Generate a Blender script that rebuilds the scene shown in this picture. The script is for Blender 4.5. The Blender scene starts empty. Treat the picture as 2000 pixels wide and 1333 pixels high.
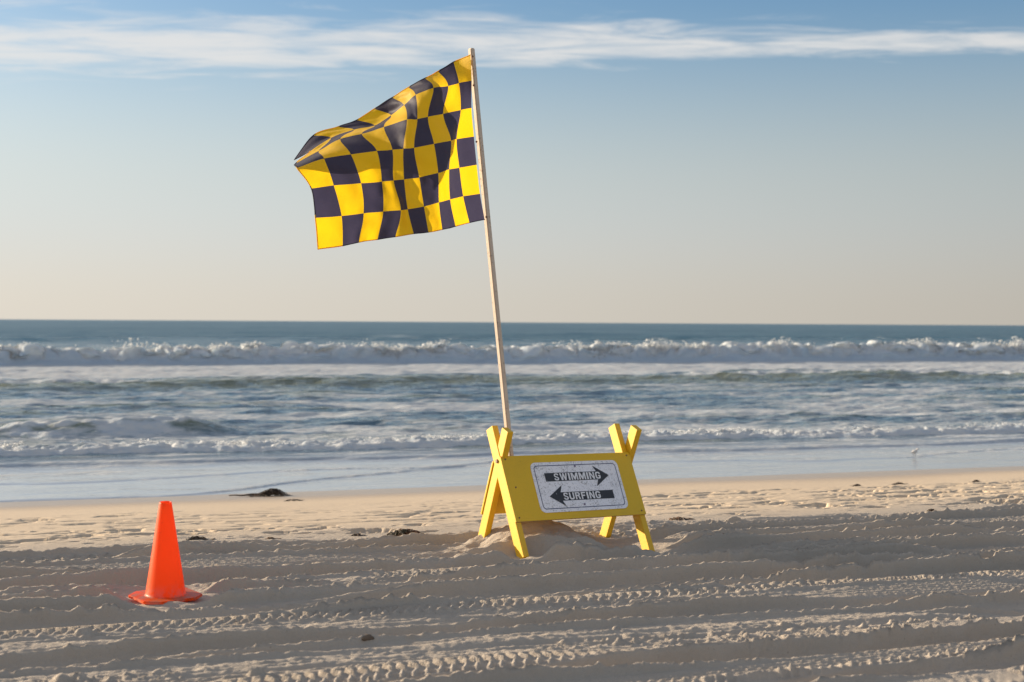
import bpy, bmesh, math, random
import numpy as np
from mathutils import Matrix, Vector

random.seed(7)
rng = np.random.default_rng(11)
scene = bpy.context.scene
C = scene.collection

# ------------------------------------------------------------------ camera
CAM_H = 1.28
FPX, IMW = 2778.0, 2000.0
cam = bpy.data.cameras.new('camera')
cam.sensor_width = 36.0
cam.lens = 36.0 * FPX / IMW
cam.clip_start, cam.clip_end = 0.1, 60000.0
cam.dof.use_dof = True
cam.dof.focus_distance = 8.0
cam.dof.aperture_fstop = 3.2
cam_o = bpy.data.objects.new('camera', cam)
C.objects.link(cam_o)
cam_o.matrix_world = (Matrix.Translation((0, 0, CAM_H))
                      @ Matrix.Rotation(math.pi / 2 - math.atan(36.5 / FPX), 4, 'X')
                      @ Matrix.Rotation(math.radians(0.344), 4, 'Z'))
scene.camera = cam_o

# ------------------------------------------------------------------ sun, sky, exposure
SUN_EL, SUN_PHI = math.radians(12.6), math.radians(21.0)   # low sun, left and a little beyond the sign
sun_dir = Vector((-math.cos(SUN_EL) * math.cos(SUN_PHI), math.cos(SUN_EL) * math.sin(SUN_PHI), math.sin(SUN_EL)))
sl = bpy.data.lights.new('sun', 'SUN')
sl.energy, sl.angle, sl.color = 5.0, math.radians(0.5), (1.0, 0.83, 0.62)
so = bpy.data.objects.new('sun', sl)
C.objects.link(so)
so.rotation_euler = sun_dir.to_track_quat('Z', 'Y').to_euler()
so.location = sun_dir * 50

vs = scene.view_settings
vs.view_transform, vs.look, vs.gamma, vs.use_curve_mapping = 'Standard', 'None', 1.0, False
vs.exposure = 0.80

world = bpy.data.worlds.new('World')
scene.world = world
world.use_nodes = True


class NT:
    """tiny helper for building node trees"""
    def __init__(self, tree):
        self.t = tree
        tree.nodes.clear()

    def n(self, kind, **kw):
        nd = self.t.nodes.new(kind)
        for k, v in kw.items():
            if k.startswith('i_'):
                key = k[2:]
                key = int(key) if key.isdigit() else key.replace('_', ' ')
                if hasattr(v, 'is_output'):
                    self.t.links.new(v, nd.inputs[key])
                else:
                    nd.inputs[key].default_value = v
            else:
                setattr(nd, k, v)
        return nd

    def l(self, a, b):
        self.t.links.new(a, b)

    def math(self, op, a, b=0.0, c=None, clamp=False):
        nd = self.t.nodes.new('ShaderNodeMath')
        nd.operation, nd.use_clamp = op, clamp
        for i, v in enumerate((a, b) if c is None else (a, b, c)):
            if hasattr(v, 'is_output'):
                self.t.links.new(v, nd.inputs[i])
            else:
                nd.inputs[i].default_value = v
        return nd.outputs[0]

    def mixc(self, fac, a, b, blend='MIX'):
        nd = self.t.nodes.new('ShaderNodeMix')
        nd.data_type, nd.blend_type = 'RGBA', blend
        for i, v in ((0, fac), (6, a), (7, b)):
            if hasattr(v, 'is_output'):
                self.t.links.new(v, nd.inputs[i])
            else:
                nd.inputs[i].default_value = (*v, 1.0) if isinstance(v, tuple) and len(v) == 3 else v
        return nd.outputs[2]

    def smooth(self, v, a, b, lo=0.0, hi=1.0):
        nd = self.t.nodes.new('ShaderNodeMapRange')
        nd.interpolation_type = 'SMOOTHSTEP'
        for i, q in enumerate((v, a, b, lo, hi)):
            if hasattr(q, 'is_output'):
                self.t.links.new(q, nd.inputs[i])
            else:
                nd.inputs[i].default_value = q
        return nd.outputs[0]

    def noise(self, vec, scale, detail=4.0, rough=0.5, dist=0.0):
        nd = self.n('ShaderNodeTexNoise', i_Scale=scale, i_Detail=detail, i_Roughness=rough, i_Distortion=dist)
        if vec is not None:
            self.l(vec, nd.inputs['Vector'])
        return nd.outputs[0]


w = NT(world.node_tree)
sky = w.n('ShaderNodeTexSky', sky_type='NISHITA', sun_disc=False)
sky.sun_elevation = SUN_EL
sky.sun_rotation = math.atan2(sun_dir.x, sun_dir.y)
sky.air_density, sky.dust_density, sky.ozone_density = 1.0, 1.6, 2.0
tc = w.n('ShaderNodeTexCoord')
sep = w.n('ShaderNodeSeparateXYZ', i_0=tc.outputs['Generated'])
dz = w.math('MAXIMUM', sep.outputs[2], 0.03)
px = w.math('DIVIDE', sep.outputs[0], dz)
py = w.math('DIVIDE', sep.outputs[1], dz)
pv = w.n('ShaderNodeCombineXYZ', i_0=px, i_1=py, i_2=0.0).outputs[0]
# marine haze low over the sea, brighter towards the sun as haze is
sd = Vector((sun_dir.x, sun_dir.y, 0)).normalized()
hl = w.math('MAXIMUM', w.math('SQRT', w.math('ADD', w.math('MULTIPLY', sep.outputs[0], sep.outputs[0]), w.math('MULTIPLY', sep.outputs[1], sep.outputs[1]))), .01)
dt = w.math('DIVIDE', w.math('ADD', w.math('MULTIPLY', sep.outputs[0], sd.x), w.math('MULTIPLY', sep.outputs[1], sd.y)), hl)
fwd = w.math('MULTIPLY_ADD', w.math('MAXIMUM', dt, -.2), .55, .82)
zz = w.math('MAXIMUM', sep.outputs[2], 0.0)
hcol = w.mixc(w.smooth(zz, .085, .0), (4.05, 4.20, 4.16), (4.40, 4.10, 3.62))
hcol = w.n('ShaderNodeVectorMath', operation='SCALE', i_0=hcol, i_Scale=fwd).outputs[0]
sat = w.n('ShaderNodeHueSaturation', i_Saturation=1.18, i_Value=1.04, i_Color=sky.outputs[0]).outputs[0]
sat = w.mixc(1.0, sat, (.93, .985, 1.07), 'MULTIPLY')
sky_c = w.mixc(w.smooth(zz, .235, .045, 0, .93), sat, hcol)
# one long streak of cirrus out over the sea, drawn in the plane of the cloud layer
warp = w.noise(pv, 0.9, 3.0, 0.5)
wv = w.n('ShaderNodeMapping', i_Vector=pv, i_Scale=(1.5, 3.0, 1.0)).outputs[0]
fine = w.noise(wv, 1.5, 9.0, 0.60, 0.5)
big = w.noise(w.n('ShaderNodeMapping', i_Vector=pv, i_Scale=(0.45, 0.9, 1.0), i_Location=(3.1, 0.4, 0)).outputs[0], 1.0, 2.0)
pxr = w.math('MAXIMUM', px, -0.4)
mid = w.math('ADD', 5.20, w.math('MULTIPLY', pxr, -0.10))
mid = w.math('ADD', mid, w.math('MULTIPLY', w.math('SUBTRACT', warp, 0.5), 0.5))
hw = w.math('SUBTRACT', 0.52, w.math('MULTIPLY', w.math('MAXIMUM', w.math('MINIMUM', px, 2.2), -1.8), 0.14))
band = w.math('SUBTRACT', 1.0, w.math('DIVIDE', w.math('ABSOLUTE', w.math('SUBTRACT', py, mid)), hw))
dens = w.math('ADD', band, w.math('MULTIPLY', w.math('SUBTRACT', fine, 0.5), 2.9))
dens = w.math('ADD', dens, w.math('MULTIPLY', w.math('SUBTRACT', big, 0.5), 0.6))
dens = w.smooth(dens, -0.05, 1.25, 0.0, 0.80)
# broken cloud cover added overhead, out of view, to brighten the shade
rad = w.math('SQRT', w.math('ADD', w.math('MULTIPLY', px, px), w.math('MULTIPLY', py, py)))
fill_cloud = w.math('MULTIPLY', w.smooth(rad, 4.5, 2.6), w.smooth(w.math('ADD', w.math('MULTIPLY', fine, .6), w.math('MULTIPLY', big, .4)), .32, .66, .10, .56))
dens = w.math('MAXIMUM', dens, fill_cloud)
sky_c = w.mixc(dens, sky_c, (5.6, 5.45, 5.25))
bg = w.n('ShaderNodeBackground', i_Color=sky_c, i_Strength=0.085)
out = w.n('ShaderNodeOutputWorld')
w.l(bg.outputs[0], out.inputs[0])

# ------------------------------------------------------------------ helpers
AL = math.radians(20.0)            # the shoreline runs 20 degrees off the picture plane
CA, SA = math.cos(AL), math.sin(AL)


def to_xy(u, v):
    return u * CA - v * SA, u * SA + v * CA


def to_uv(x, y):
    return x * CA + y * SA, -x * SA + y * CA


def _hash(ix, iy, seed):
    h = (ix.astype(np.int64) * 374761393 + iy.astype(np.int64) * 668265263 + seed * 974711 + 1013904223) & 0xFFFFFFFF
    h = ((h ^ (h >> 13)) * 1274126177) & 0xFFFFFFFF
    h = ((h ^ (h >> 16)) * 2246822519) & 0xFFFFFFFF
    return ((h ^ (h >> 15)) & 0xFFFFFF).astype(np.float32) / np.float32(0xFFFFFF)


def vn(x, y, seed=0):
    ix, iy = np.floor(x), np.floor(y)
    fx, fy = (x - ix), (y - iy)
    fx = fx * fx * fx * (fx * (fx * 6 - 15) + 10)
    fy = fy * fy * fy * (fy * (fy * 6 - 15) + 10)
    a, b = _hash(ix, iy, seed), _hash(ix + 1, iy, seed)
    c, d = _hash(ix, iy + 1, seed), _hash(ix + 1, iy + 1, seed)
    return (a + (b - a) * fx) * (1 - fy) + (c + (d - c) * fx) * fy - 0.5


def fbm(x, y, oct=4, seed=0, gain=0.5):
    t, a = 0.0, 1.0
    for i in range(oct):
        t = t + a * vn(x, y, seed + 17 * i)
        x, y, a = x * 2.03 + 5.1, y * 2.03 + 1.7, a * gain
    return t


def sstep(x, a, b):
    t = np.clip((x - a) / (b - a), 0, 1)
    return t * t * (3 - 2 * t)


def mat(name):
    m = bpy.data.materials.new(name)
    m.use_nodes = True
    return m, NT(m.node_tree)


def finish(nt, shader, disp=None):
    o = nt.n('ShaderNodeOutputMaterial')
    nt.l(shader, o.inputs['Surface'])


def link(name, me, parent=None, mats=(), smooth=False, **props):
    o = bpy.data.objects.new(name, me)
    C.objects.link(o)
    if parent is not None:
        o.parent = parent
    if me is not None:
        for m in mats:
            me.materials.append(m)
        if smooth:
            me.shade_smooth()
    for k, v in props.items():
        o[k] = v
    return o


def mesh_from(verts, faces, name='m'):
    me = bpy.data.meshes.new(name)
    me.from_pydata([tuple(map(float, v)) for v in verts], [], faces)
    me.validate()
    me.update()
    return me


def grid_mesh(name, X, Y, Z, attrs):
    nr, nc = X.shape
    me = bpy.data.meshes.new(name)
    co = np.stack([X, Y, Z], -1).reshape(-1, 3).astype(np.float32)
    me.vertices.add(nr * nc)
    me.vertices.foreach_set('co', co.ravel())
    i = np.arange((nr - 1) * nc).reshape(nr - 1, nc)[:, :-1]
    quads = np.stack([i, i + 1, i + nc + 1, i + nc], -1).reshape(-1, 4).astype(np.int32)
    nq = len(quads)
    me.loops.add(nq * 4)
    me.loops.foreach_set('vertex_index', quads.ravel())
    me.polygons.add(nq)
    me.polygons.foreach_set('loop_start', np.arange(0, nq * 4, 4, dtype=np.int32))
    me.polygons.foreach_set('loop_total', np.full(nq, 4, dtype=np.int32))
    me.polygons.foreach_set('use_smooth', np.ones(nq, dtype=bool))
    for k, a in attrs.items():
        at = me.attributes.new(k, 'FLOAT', 'POINT')
        at.data.foreach_set('value', a.astype(np.float32).ravel())
    me.update(calc_edges=True)
    return me


def bm_mesh(bm, name='m'):
    bmesh.ops.recalc_face_normals(bm, faces=bm.faces)
    me = bpy.data.meshes.new(name)
    bm.to_mesh(me)
    bm.free()
    return me


def box_mesh(sx, sy, sz, bev=0.003, seg=2, name='m', centre=(0, 0, 0), rough=0.0):
    bm = bmesh.new()
    bmesh.ops.create_cube(bm, size=1.0)
    for v in bm.verts:
        v.co = Vector((v.co.x * sx + random.uniform(-rough, rough), v.co.y * sy + random.uniform(-rough, rough), v.co.z * sz)) + Vector(centre)
    if bev:
        bmesh.ops.bevel(bm, geom=list(bm.edges), offset=bev, segments=seg, affect='EDGES', profile=0.5)
    return bm_mesh(bm, name)


def spline(pts, n):
    """Catmull-Rom through pts, n samples per span"""
    P = np.array(pts, float)
    P = np.vstack([2 * P[0] - P[1], P, 2 * P[-1] - P[-2]])
    o = []
    for i in range(1, len(P) - 2):
        for t in np.linspace(0, 1, n, endpoint=False):
            a, b, c, d = P[i - 1], P[i], P[i + 1], P[i + 2]
            o.append(0.5 * (2 * b + (c - a) * t + (2 * a - 5 * b + 4 * c - d) * t * t + (3 * b - a - 3 * c + d) * t ** 3))
    o.append(P[-2])
    return np.array(o)


# ------------------------------------------------------------------ sand
WATER = -0.50
BARR = dict(x=0.2946, y=8.1951)
MOUND = (0.12, 8.08)
# wheel ruts that run along the beach: (v, half width, depth, lug spacing, lug height, drift)
TRACKS = [  # a negative spacing is a ribbed tyre: that pitch across the tread
    (7.97, .10, .040, .085, .016, .004), (7.76, .06, 0.023, 0, 0, -.010), (7.60, .08, .012, -.030, .007, .010), (7.42, .06, 0.026, 0, 0, -.006), (7.27, .08, 0.035, 0, 0, -.010),
    (7.08, .10, 0.043, 0, 0, .012), (6.90, .06, .012, .05, .011, -.012), (6.76, .05, 0.020, 0, 0, .006), (6.62, .09, 0.035, 0, 0, .004), (6.46, .06, 0.026, 0, 0, .012),
    (6.28, .10, 0.044, 0, 0, -.004), (6.10, .09, 0.043, 0, 0, -.008), (5.95, .06, .010, .05, .014, -.003), (5.84, .05, 0.028, 0, 0, .004),
    (5.70, .14, .008, -.034, .008, .003), (5.53, .07, 0.031, 0, 0, .016), (5.40, .06, 0.026, 0, 0, -.010), (5.18, .15, 0.058, 0, 0, .004),
    (4.94, .10, .008, .048, .014, .008), (4.77, .09, 0.043, 0, 0, .005), (4.62, .07, .008, -.030, .008, .004), (4.50, .08, .012, .044, .013, .001), (4.36, .08, 0.035, 0, 0, -.004),
    (4.22, .08, .010, .050, .013, .004), (3.98, .12, 0.030, 0, 0, .003), (3.6, .14, 0.026, 0, 0, 0.0), (3.2, .14, .02, .06, .01, 0.0),
]


def beach_base(v):
    t = np.maximum(v - 8.15, 0)
    z = -0.083 * (t - 0.5 * (1 - np.exp(-t / 0.5)))
    return np.maximum(z, -3.0 - 0.002 * t)


def lin(a, b, step):
    return np.arange(a, b - step * .3, step)


def sand_height(U, V):
    """height of the sand at shore coordinates"""
    X, Y = to_xy(U, V)
    rough = sstep(V, 8.35, 8.0) if False else 1 - sstep(V, 8.0 + .12 * vn(U * 1.7, V * .2, 5), 8.30 + .12 * vn(U * 2.3, V * .2, 6))
    Z = beach_base(V) + 0.0
    Z += 0.03 * fbm(U * .35, V * .5, 2, 1) * sstep(V, 14.5, 11)
    # old ploughed ridges, drawn out along the beach
    Z += rough * (0.024 * fbm(U * .4, V * 3.1, 3, 21) + 0.015 * fbm(U * 1.0, V * 9.0, 4, 31, .55))
    Z += rough * .015 * (.5 - np.abs(fbm(U * .45, V * 17.0, 3, 35, .55)) * 2)
    rows = np.where(((V > 4.0) & (V < 8.7)).any(1))[0]
    fr = slice(rows[0], rows[-1] + 1)
    u, v = U[fr], V[fr]
    patch = sstep(fbm(u * .8, v * 2.2, 3, 150) + .25 * sstep(v, 6.7, 7.4) * sstep(u, 3.0, 4.6), .0, .35)
    cr = fbm(u * 15, v * 22, 4, 160, .62)
    cr2 = fbm(u * 34, v * 36, 3, 165, .65)
    crumb = rough[fr] * ((.25 + .75 * patch) * (.004 * cr + .020 * np.maximum(cr - .20, 0) + .026 * np.maximum(cr2 - .14, 0)) + .0035 * fbm(u * 38, v * 38, 2, 170))
    Z[fr] += crumb
    cx, cy = rng2.uniform(-1, 7.5, 110), rng2.uniform(4.3, 8.1, 110)
    for k in range(110):
        rad, hh = .012 + .032 * rng2.random() ** 2, rng2.uniform(.006, .024)
        rr = np.where(np.abs(v[:, 0] - cy[k]) < .16)[0]
        if len(rr):
            q = slice(rows[0] + rr[0], rows[0] + rr[-1] + 1)
            uu, vv = U[q], V[q]
            dd = np.hypot((uu - cx[k]) / 1.5 + (vv - cy[k]) * .3, vv - cy[k]) / rad + .9 * fbm(uu * 28, vv * 28, 3, k)
            Z[q] += hh * (1 - sstep(dd, .35, 1.1))
    # wheel ruts
    order = list(range(len(TRACKS)))
    random.Random(4).shuffle(order)
    order.sort(key=lambda k: TRACKS[k][3] != 0)          # treaded tracks are the freshest
    for i in order:
        v0, hw, dep, sp, lug, drift = TRACKS[i]
        rows = np.where((np.abs(V - v0) < .6).any(1))[0]
        if not len(rows):
            continue
        r = slice(rows[0], rows[-1] + 1)
        u, v, z = U[r], V[r], Z[r]
        vc = v0 + drift * (u - 2.5) + .03 * np.sin(u * .9 + i * 1.7) + .014 * vn(u * 1.9, u * 0 + i, 40 + i)
        s = (v - vc) / hw
        crisp = 1.0 if sp else .0
        edge = (.20 - .14 * crisp) * fbm(u * 6.5, v * 6, 4, 60 + i, .6)
        live = sstep(vn(u * .35, u * 0 + i, 71 + i), -.42, -.25)         # a rut fades out here and there
        m = (1 - sstep(np.abs(s) + edge, .84, 1.10)) * live
        floor = 0.03 * fbm(u * .35, v * .5, 2, 1) - dep + .010 * vn(u * .8, u * 0, 80 + i) + (.10 * dep + .004) * np.clip(s, -1, 1)
        floor = floor + .0016 * fbm(u * 40, v * 40, 2, 88)
        if sp < 0:
            rib = sstep(np.cos(2 * math.pi * (v - vc) / -sp + .4 * vn(u * 3, u * 0, 99)), -.1, .7) * (.55 + .45 * sstep(np.abs(((u / .055 + np.floor((v - vc) / -sp) * .37) % 1) - .5), .08, .16))
            floor = floor + lug * rib * sstep(vn(u * .7, u * 0 + i, 95 + i), -.42, -.2)
        if sp > 0:
            # slanted tread bars and a continuous rib, pressed crisply in damp sand
            ph = u / sp + np.abs(s) * .9 + .5 * (s > 0) + .05 * vn(u * 6, v * 20, 91 + i)
            saw = np.abs((ph % 1.0) - .5) * 2
            bars = sstep(saw, .52, .68) * sstep(np.abs(s), .10, .18) * (1 - sstep(np.abs(s), .66, .76))
            ribs = sstep(np.abs(np.abs(s) - .84), .12, .03)
            wear = sstep(vn(u * .7, u * 0 + i, 95 + i) + .25 * vn(u * 7, v * 9, 96 + i), -.34, -.05)
            floor = floor + 1.15 * lug * wear * (bars + .7 * ribs)
        if sp:
            floor = floor + .016                       # a fresh tread barely sinks in
        z2 = z * (1 - m) + floor * m
        berm = np.exp(-((np.abs(s) - 1.0 - .020 / hw) / (.015 / hw)) ** 2) * live
        amp = np.maximum(.7 + 1.1 * (vn(u * 1.3, u * 0 + np.sign(s), 110 + i) + .35), .3) * (1 + .45 * (s > 0)) * (.3 if sp else 1.0)
        z2 = z2 + berm * (1 - m) * (amp * .027 + .017 * np.maximum(fbm(u * 22, v * 34, 4, 130 + i, .68), -.2))
        rg = rough[r]
        Z[r] = z * (1 - rg) + z2 * rg
    # low scarp where the traffic stops
    u, v = U[fr], V[fr]
    Z[fr] += .022 * np.exp(-((v - 8.16 - .1 * vn(u * 1.7, v * .2, 5)) / .07) ** 2) * np.maximum(.5 + 1.3 * vn(u * 2.1, u * 0, 180), 0)
    Z[fr] += .25 * crumb
    # scuffs and old footprints on the firm beach face
    band = sstep(V, 8.25, 8.6) * (1 - sstep(V, 10.6, 12.0))
    dn = fbm(U * 3.6, V * 7.5, 4, 200, .6)
    dens_ = sstep(fbm(U * .5, V * 1.6, 2, 205), -.25, .2)
    Z -= band * (.3 + .7 * dens_) * .032 * sstep(dn, .12, .30)
    Z += band * dens_ * .020 * np.maximum(fbm(U * 6, V * 9, 3, 210) - .05, 0)
    for vt, a in ((9.35, .016), (9.75, .012), (10.35, .014), (10.7, .008)):
        Z -= a * np.exp(-((V - vt - .04 * np.sin(U * .6 + vt)) / .05) ** 2) * (.6 + vn(U * 1.2, U * 0, int(vt * 10)))
    # heap of sand shovelled round the foot of the flagpole
    mx, my = X - MOUND[0], Y - MOUND[1]
    a = np.where(mx < 0, .36, .38)
    d2 = np.hypot(mx / a, my / np.where(my < 0, .25, .27))
    d2 = d2 + .10 * fbm(X * 5, Y * 5, 3, 220)
    hm = .165 * np.exp(-(d2 * 1.05) ** 2) 
    hm = hm + .030 * fbm(X * 7 - Y * 3, Y * 7, 4, 230, .6) * np.exp(-(d2 * .62) ** 2) * sstep(d2, .1, .5)
    k = np.exp(-(d2 * .75) ** 4)
    Z = Z * (1 - .8 * k) + hm
    lf = 1 - sstep(np.hypot(X - .075, Y - 7.70), .07, .20)
    Z = Z * (1 - lf) + lf * np.minimum(Z, .010)
    # hollows trodden round the right-hand feet
    hol = 1 - sstep(np.hypot((X - .72) / 1.0, (Y - 8.28) / 1.1), .14, .42)
    Z = Z * (1 - hol) + hol * (-.046 + .012 * fbm(X * 9, Y * 9, 3, 245))
    # trampled ground beside it
    near = np.exp(-((mx + .1) / .75) ** 4 - ((my + .35) / .4) ** 4)
    Z += near * .030 * fbm(X * 3.5, Y * 7, 4, 240, .6) - near * .012
    # the cone has settled in: level its seat and bank sand against its near edge
    cd = np.hypot(X + 1.595, Y - 6.56)
    kk = 1 - sstep(cd, .19, .34)
    Z = Z * (1 - kk) + kk * (-.012 + .010 * fbm(X * 8, Y * 8, 3, 250))
    Z += .020 * np.exp(-((Y - 6.42 + .05 * (X + 1.5)) / .03) ** 2) * np.exp(-((X + 1.53) / .11) ** 2)
    return Z


def sheet(vs, n_in, n_out, a, b):
    s = np.linspace(-1, 1, n_in)
    g = 1 + np.cumsum(np.geomspace(.01, 3.2, n_out))
    s = np.concatenate([-g[::-1], s, g])
    vc = np.maximum(vs, 0)
    V = np.repeat(vs[:, None], len(s), 1)
    U = .42 * vc[:, None] + s[None, :] * (a + b * vc)[:, None]
    return U, V


vs_ = np.concatenate([[-120, -80, -50, -30, -18, -10, -5, -2, 0, 1, 1.8, 2.4], lin(2.8, 4.2, .03), lin(4.2, 8.65, .0092),
                      lin(8.65, 11.5, .022), lin(11.5, 15.5, .05), lin(15.5, 30, .5), [30, 36, 44, 60, 100]])
rng2 = np.random.default_rng(5)
U, V = sheet(vs_, 760, 22, 0.8, .50)
Z = sand_height(U, V)
X, Y = to_xy(U, V)
wet = sstep(V + .5 * vn(U * .45, V * .1, 300), 12.2, 13.9)
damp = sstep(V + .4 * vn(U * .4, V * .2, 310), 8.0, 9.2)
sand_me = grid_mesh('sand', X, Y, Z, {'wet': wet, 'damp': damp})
_vz, _uz = V[:, 0], None


def sand_z(x, y):
    u, v = to_uv(x, y)
    i = int(np.clip(np.searchsorted(V[:, 0], v), 1, len(V) - 1))
    j = int(np.clip(np.searchsorted(U[i], u), 1, U.shape[1] - 1))
    return float(Z[i - 1:i + 1, j - 1:j + 1].mean())


m_sand, nt = mat('sand')
tco = nt.n('ShaderNodeTexCoord').outputs['Object']
wetA = nt.n('ShaderNodeAttribute', attribute_name='wet').outputs['Fac']
dampA = nt.n('ShaderNodeAttribute', attribute_name='damp').outputs['Fac']
big = nt.noise(tco, 1.6, 5, .6)
grain = nt.noise(tco, 420.0, 2, .7)
specks = nt.noise(tco, 95.0, 3, .65)
col = nt.mixc(big, (.50, .43, .35), (.44, .375, .30))
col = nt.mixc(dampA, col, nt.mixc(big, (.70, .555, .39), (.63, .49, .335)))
col = nt.mixc(nt.smooth(specks, .66, .74, 0, .55), col, (.10, .075, .055))
col = nt.mixc(nt.math('MULTIPLY', nt.smooth(grain, .35, .65), .45), col, (.34, .28, .225), 'MIX')
stain = nt.smooth(nt.noise(tco, 3.3, 3, .5), .66, .78, 0, .35)
col = nt.mixc(nt.math('MULTIPLY', stain, nt.math('SUBTRACT', 1.0, dampA)), col, (.30, .19, .10))
col = nt.mixc(wetA, col, (.40, .315, .23))
rgh = nt.math('MULTIPLY_ADD', wetA, -.62, .92)
h1 = nt.math('MULTIPLY_ADD', specks, .4, nt.math('MULTIPLY', grain, .3))
h1 = nt.math('ADD', h1, nt.math('MULTIPLY', nt.noise(tco, 46.0, 6, .7), 1.3))
bmp = nt.n('ShaderNodeBump', i_Height=h1, i_Distance=.010)
nt.l(nt.math('MULTIPLY_ADD', dampA, -.32, .55), bmp.inputs['Strength'])
b = nt.n('ShaderNodeBsdfPrincipled', i_Base_Color=col, i_Roughness=rgh, i_Normal=bmp.outputs[0])
b.inputs['Specular IOR Level'].default_value = .25
finish(nt, b.outputs[0])
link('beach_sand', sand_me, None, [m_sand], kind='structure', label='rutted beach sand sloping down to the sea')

# ------------------------------------------------------------------ sea
vs_ = np.concatenate([lin(13.0, 24, .040), lin(24, 34, .09), lin(34, 54, .11), lin(54, 64, .065), np.geomspace(64, 220, 130), np.geomspace(226, 30000, 60)])
Us, Vs = sheet(vs_, 560, 20, 1.0, .50)


def bore(u, v, v0, h, rise, fall):
    """a broken front: steep towards the beach, trailing off to seaward"""
    s = v - v0
    return h * sstep(s, -rise, rise * .35) * np.exp(-np.maximum(s, 0) / fall)


def sea_surface(u, v):
    f = np.zeros_like(u)            # foam
    olive = np.zeros_like(u)        # sandy water, with light through the wave faces put into its colour
    z = np.full_like(u, WATER)
    face_shade = np.zeros_like(u)          # blue shade painted on the outer breaker's front
    ramp = sstep(v, 15.5, 22)
    far = sstep(v, 60, 90)
    # swash sheet: lobes of thin water
    z += .004 * fbm(u * .5, v * 1.4, 3, 401) * sstep(v, 13.5, 15)
    lob = 13.95 + .6 * vn(u * .33, u * 0, 402) + .12 * vn(u * 1.1, u * 0, 403)
    z -= .25 * sstep(lob - v, 0.0, .5)
    # a thin lobe sliding over the first, its edge running diagonally
    e1 = 15.0 + np.clip((u - 2.3) * .55, -.4, 2.6) + .25 * vn(u * .9, u * 0, 405)
    z += .014 * sstep(v - e1, -.05, .04)
    f = np.maximum(f, 1.0 * np.exp(-(np.maximum(v - e1, 0) / .12)) * sstep(v - e1, -.06, 0) * sstep(u, 1.6, 2.4))
    e2 = 17.75 + .7 * vn(u * .4, u * 0, 406) + .1 * vn(u * 2, u * 0, 407)
    z += .035 * sstep(v - e2, -.08, .05) * np.exp(-np.maximum(v - e2, 0) / .7)
    f = np.maximum(f, (1.15 * np.exp(-np.maximum(v - e2, 0) / .3)) * sstep(v - e2, -.1, 0) * (.65 + .8 * vn(u * 1.1, u * 0, 408)))
    # scraps of foam riding on the thin water
    lace = fbm(u * .9, v * 2.6, 4, 409, .6)
    f = np.maximum(f, (.30 + .75 * lace) * sstep(v, 15.2, 16.8) * (1 - sstep(v, 20, 21)))
    e3 = 16.4 + 1.3 * vn(u * .28, u * 0, 416) + .22 * vn(u * 1.3, u * 0, 417)
    z += .010 * sstep(v - e3, -.05, .04)
    f = np.maximum(f, 1.1 * np.exp(-np.maximum(v - e3, 0) / .16) * sstep(v - e3, -.06, 0) * sstep(vn(u * .5, u * 0, 418), -.2, .1))
    # main inner bore
    b0 = 19.25 + .55 * vn(u * .22, u * 0, 410) + .22 * vn(u * .9, u * 0, 411)
    hb = .050 + .06 * vn(u * .5, u * 0, 412)
    lump = fbm(u * 5.5, v * 6.5, 4, 413, .6)
    z += bore(u, v, b0, hb, .12, 1.6) +   .060 * lump * np.exp(-((v - b0 - .30) / .40) ** 2) + .045 * lump * sstep(v - b0, 0, .3) * np.exp(-np.maximum(v - b0, 0) / 1.5)
    s = v - b0
    f = np.maximum(f, 1.0 * sstep(s, -.20, -.05) * (.55 + .45 * np.exp(-np.maximum(s, 0) / .8)) * (1 - sstep(s, 1.8, 4.6)))
    # small breaker to the left
    seg = sstep(u, -.6, .6) * (1 - sstep(u, 2.7, 4.0))
    c0 = 22.3 + .18 * vn(u * .8, u * 0, 420)
    z += seg * (.23 * np.where(v < c0, np.exp(-((v - c0) / .42) ** 2), np.exp(-((v - c0) / 1.2) ** 2)))
    s = v - c0
    f = np.maximum(f, seg * 1.3 * np.exp(-((s - .05) / .28) ** 2) * (.75 + 1.0 * vn(u * 2, v * 3, 421)))
    f = np.maximum(f, seg * 1.25 * np.exp(-((s + .30) / .34) ** 2) * (1 - sstep(u, 2.2, 3.2)) * (.8 + .9 * vn(u * 3, v * 5, 423)))
    z += seg * .06 * fbm(u * 4, v * 5, 3, 424) * np.exp(-((s + .1) / .5) ** 2)
    olive = np.maximum(olive, seg * np.exp(-((s + .10) / .35) ** 2))
    # chop between the bars
    mid = sstep(v, 19.8, 22.5) * (1 - sstep(v, 48, 60) * .45)
    ch = fbm(u * .42, v * 1.05, 4, 430)
    z += mid * (.105 * ch + .05 * fbm(u * 1.5, v * 3.2, 3, 431)) * (1 + .6 * far)
    f = np.maximum(f, sstep(v, 19.5, 21) * (1 - sstep(v, 36, 43)) * (.46 + .80 * fbm(u * .35, v * .8, 4, 432, .6)))
    olive = np.maximum(olive, (1 - far) * .7 * sstep(ch, .12, .45))
    # second swell, half broken
    c1 = 39.0 + 1.0 * vn(u * .07, u * 0, 440) + .5 * vn(u * .3, u * 0, 441)
    a1 = .25 + .14 * vn(u * .12, u * 0, 442)
    s = v - c1
    z += a1 * np.where(s < 0, np.exp(-(s / 1.5) ** 2), np.exp(-(s / 3.0) ** 2))
    br = sstep(vn(u * .10, u * 0, 443) + .35 * sstep(u, 18, 24) - .12, -.05, .2)
    f = np.maximum(f, br * np.exp(-((s - .1) / .6) ** 2) * 1.0)
    z += br * .12 * fbm(u * 2.2, v * 2.2, 3, 444) * np.exp(-(s / .8) ** 2)
    f = np.where((s > -3.4) & (s < -.4), f * (1 - .8 * sstep(s, -3.4, -2.0)), f)
    olive = np.maximum(olive, np.exp(-((s + .8) / 1.3) ** 2))
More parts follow.
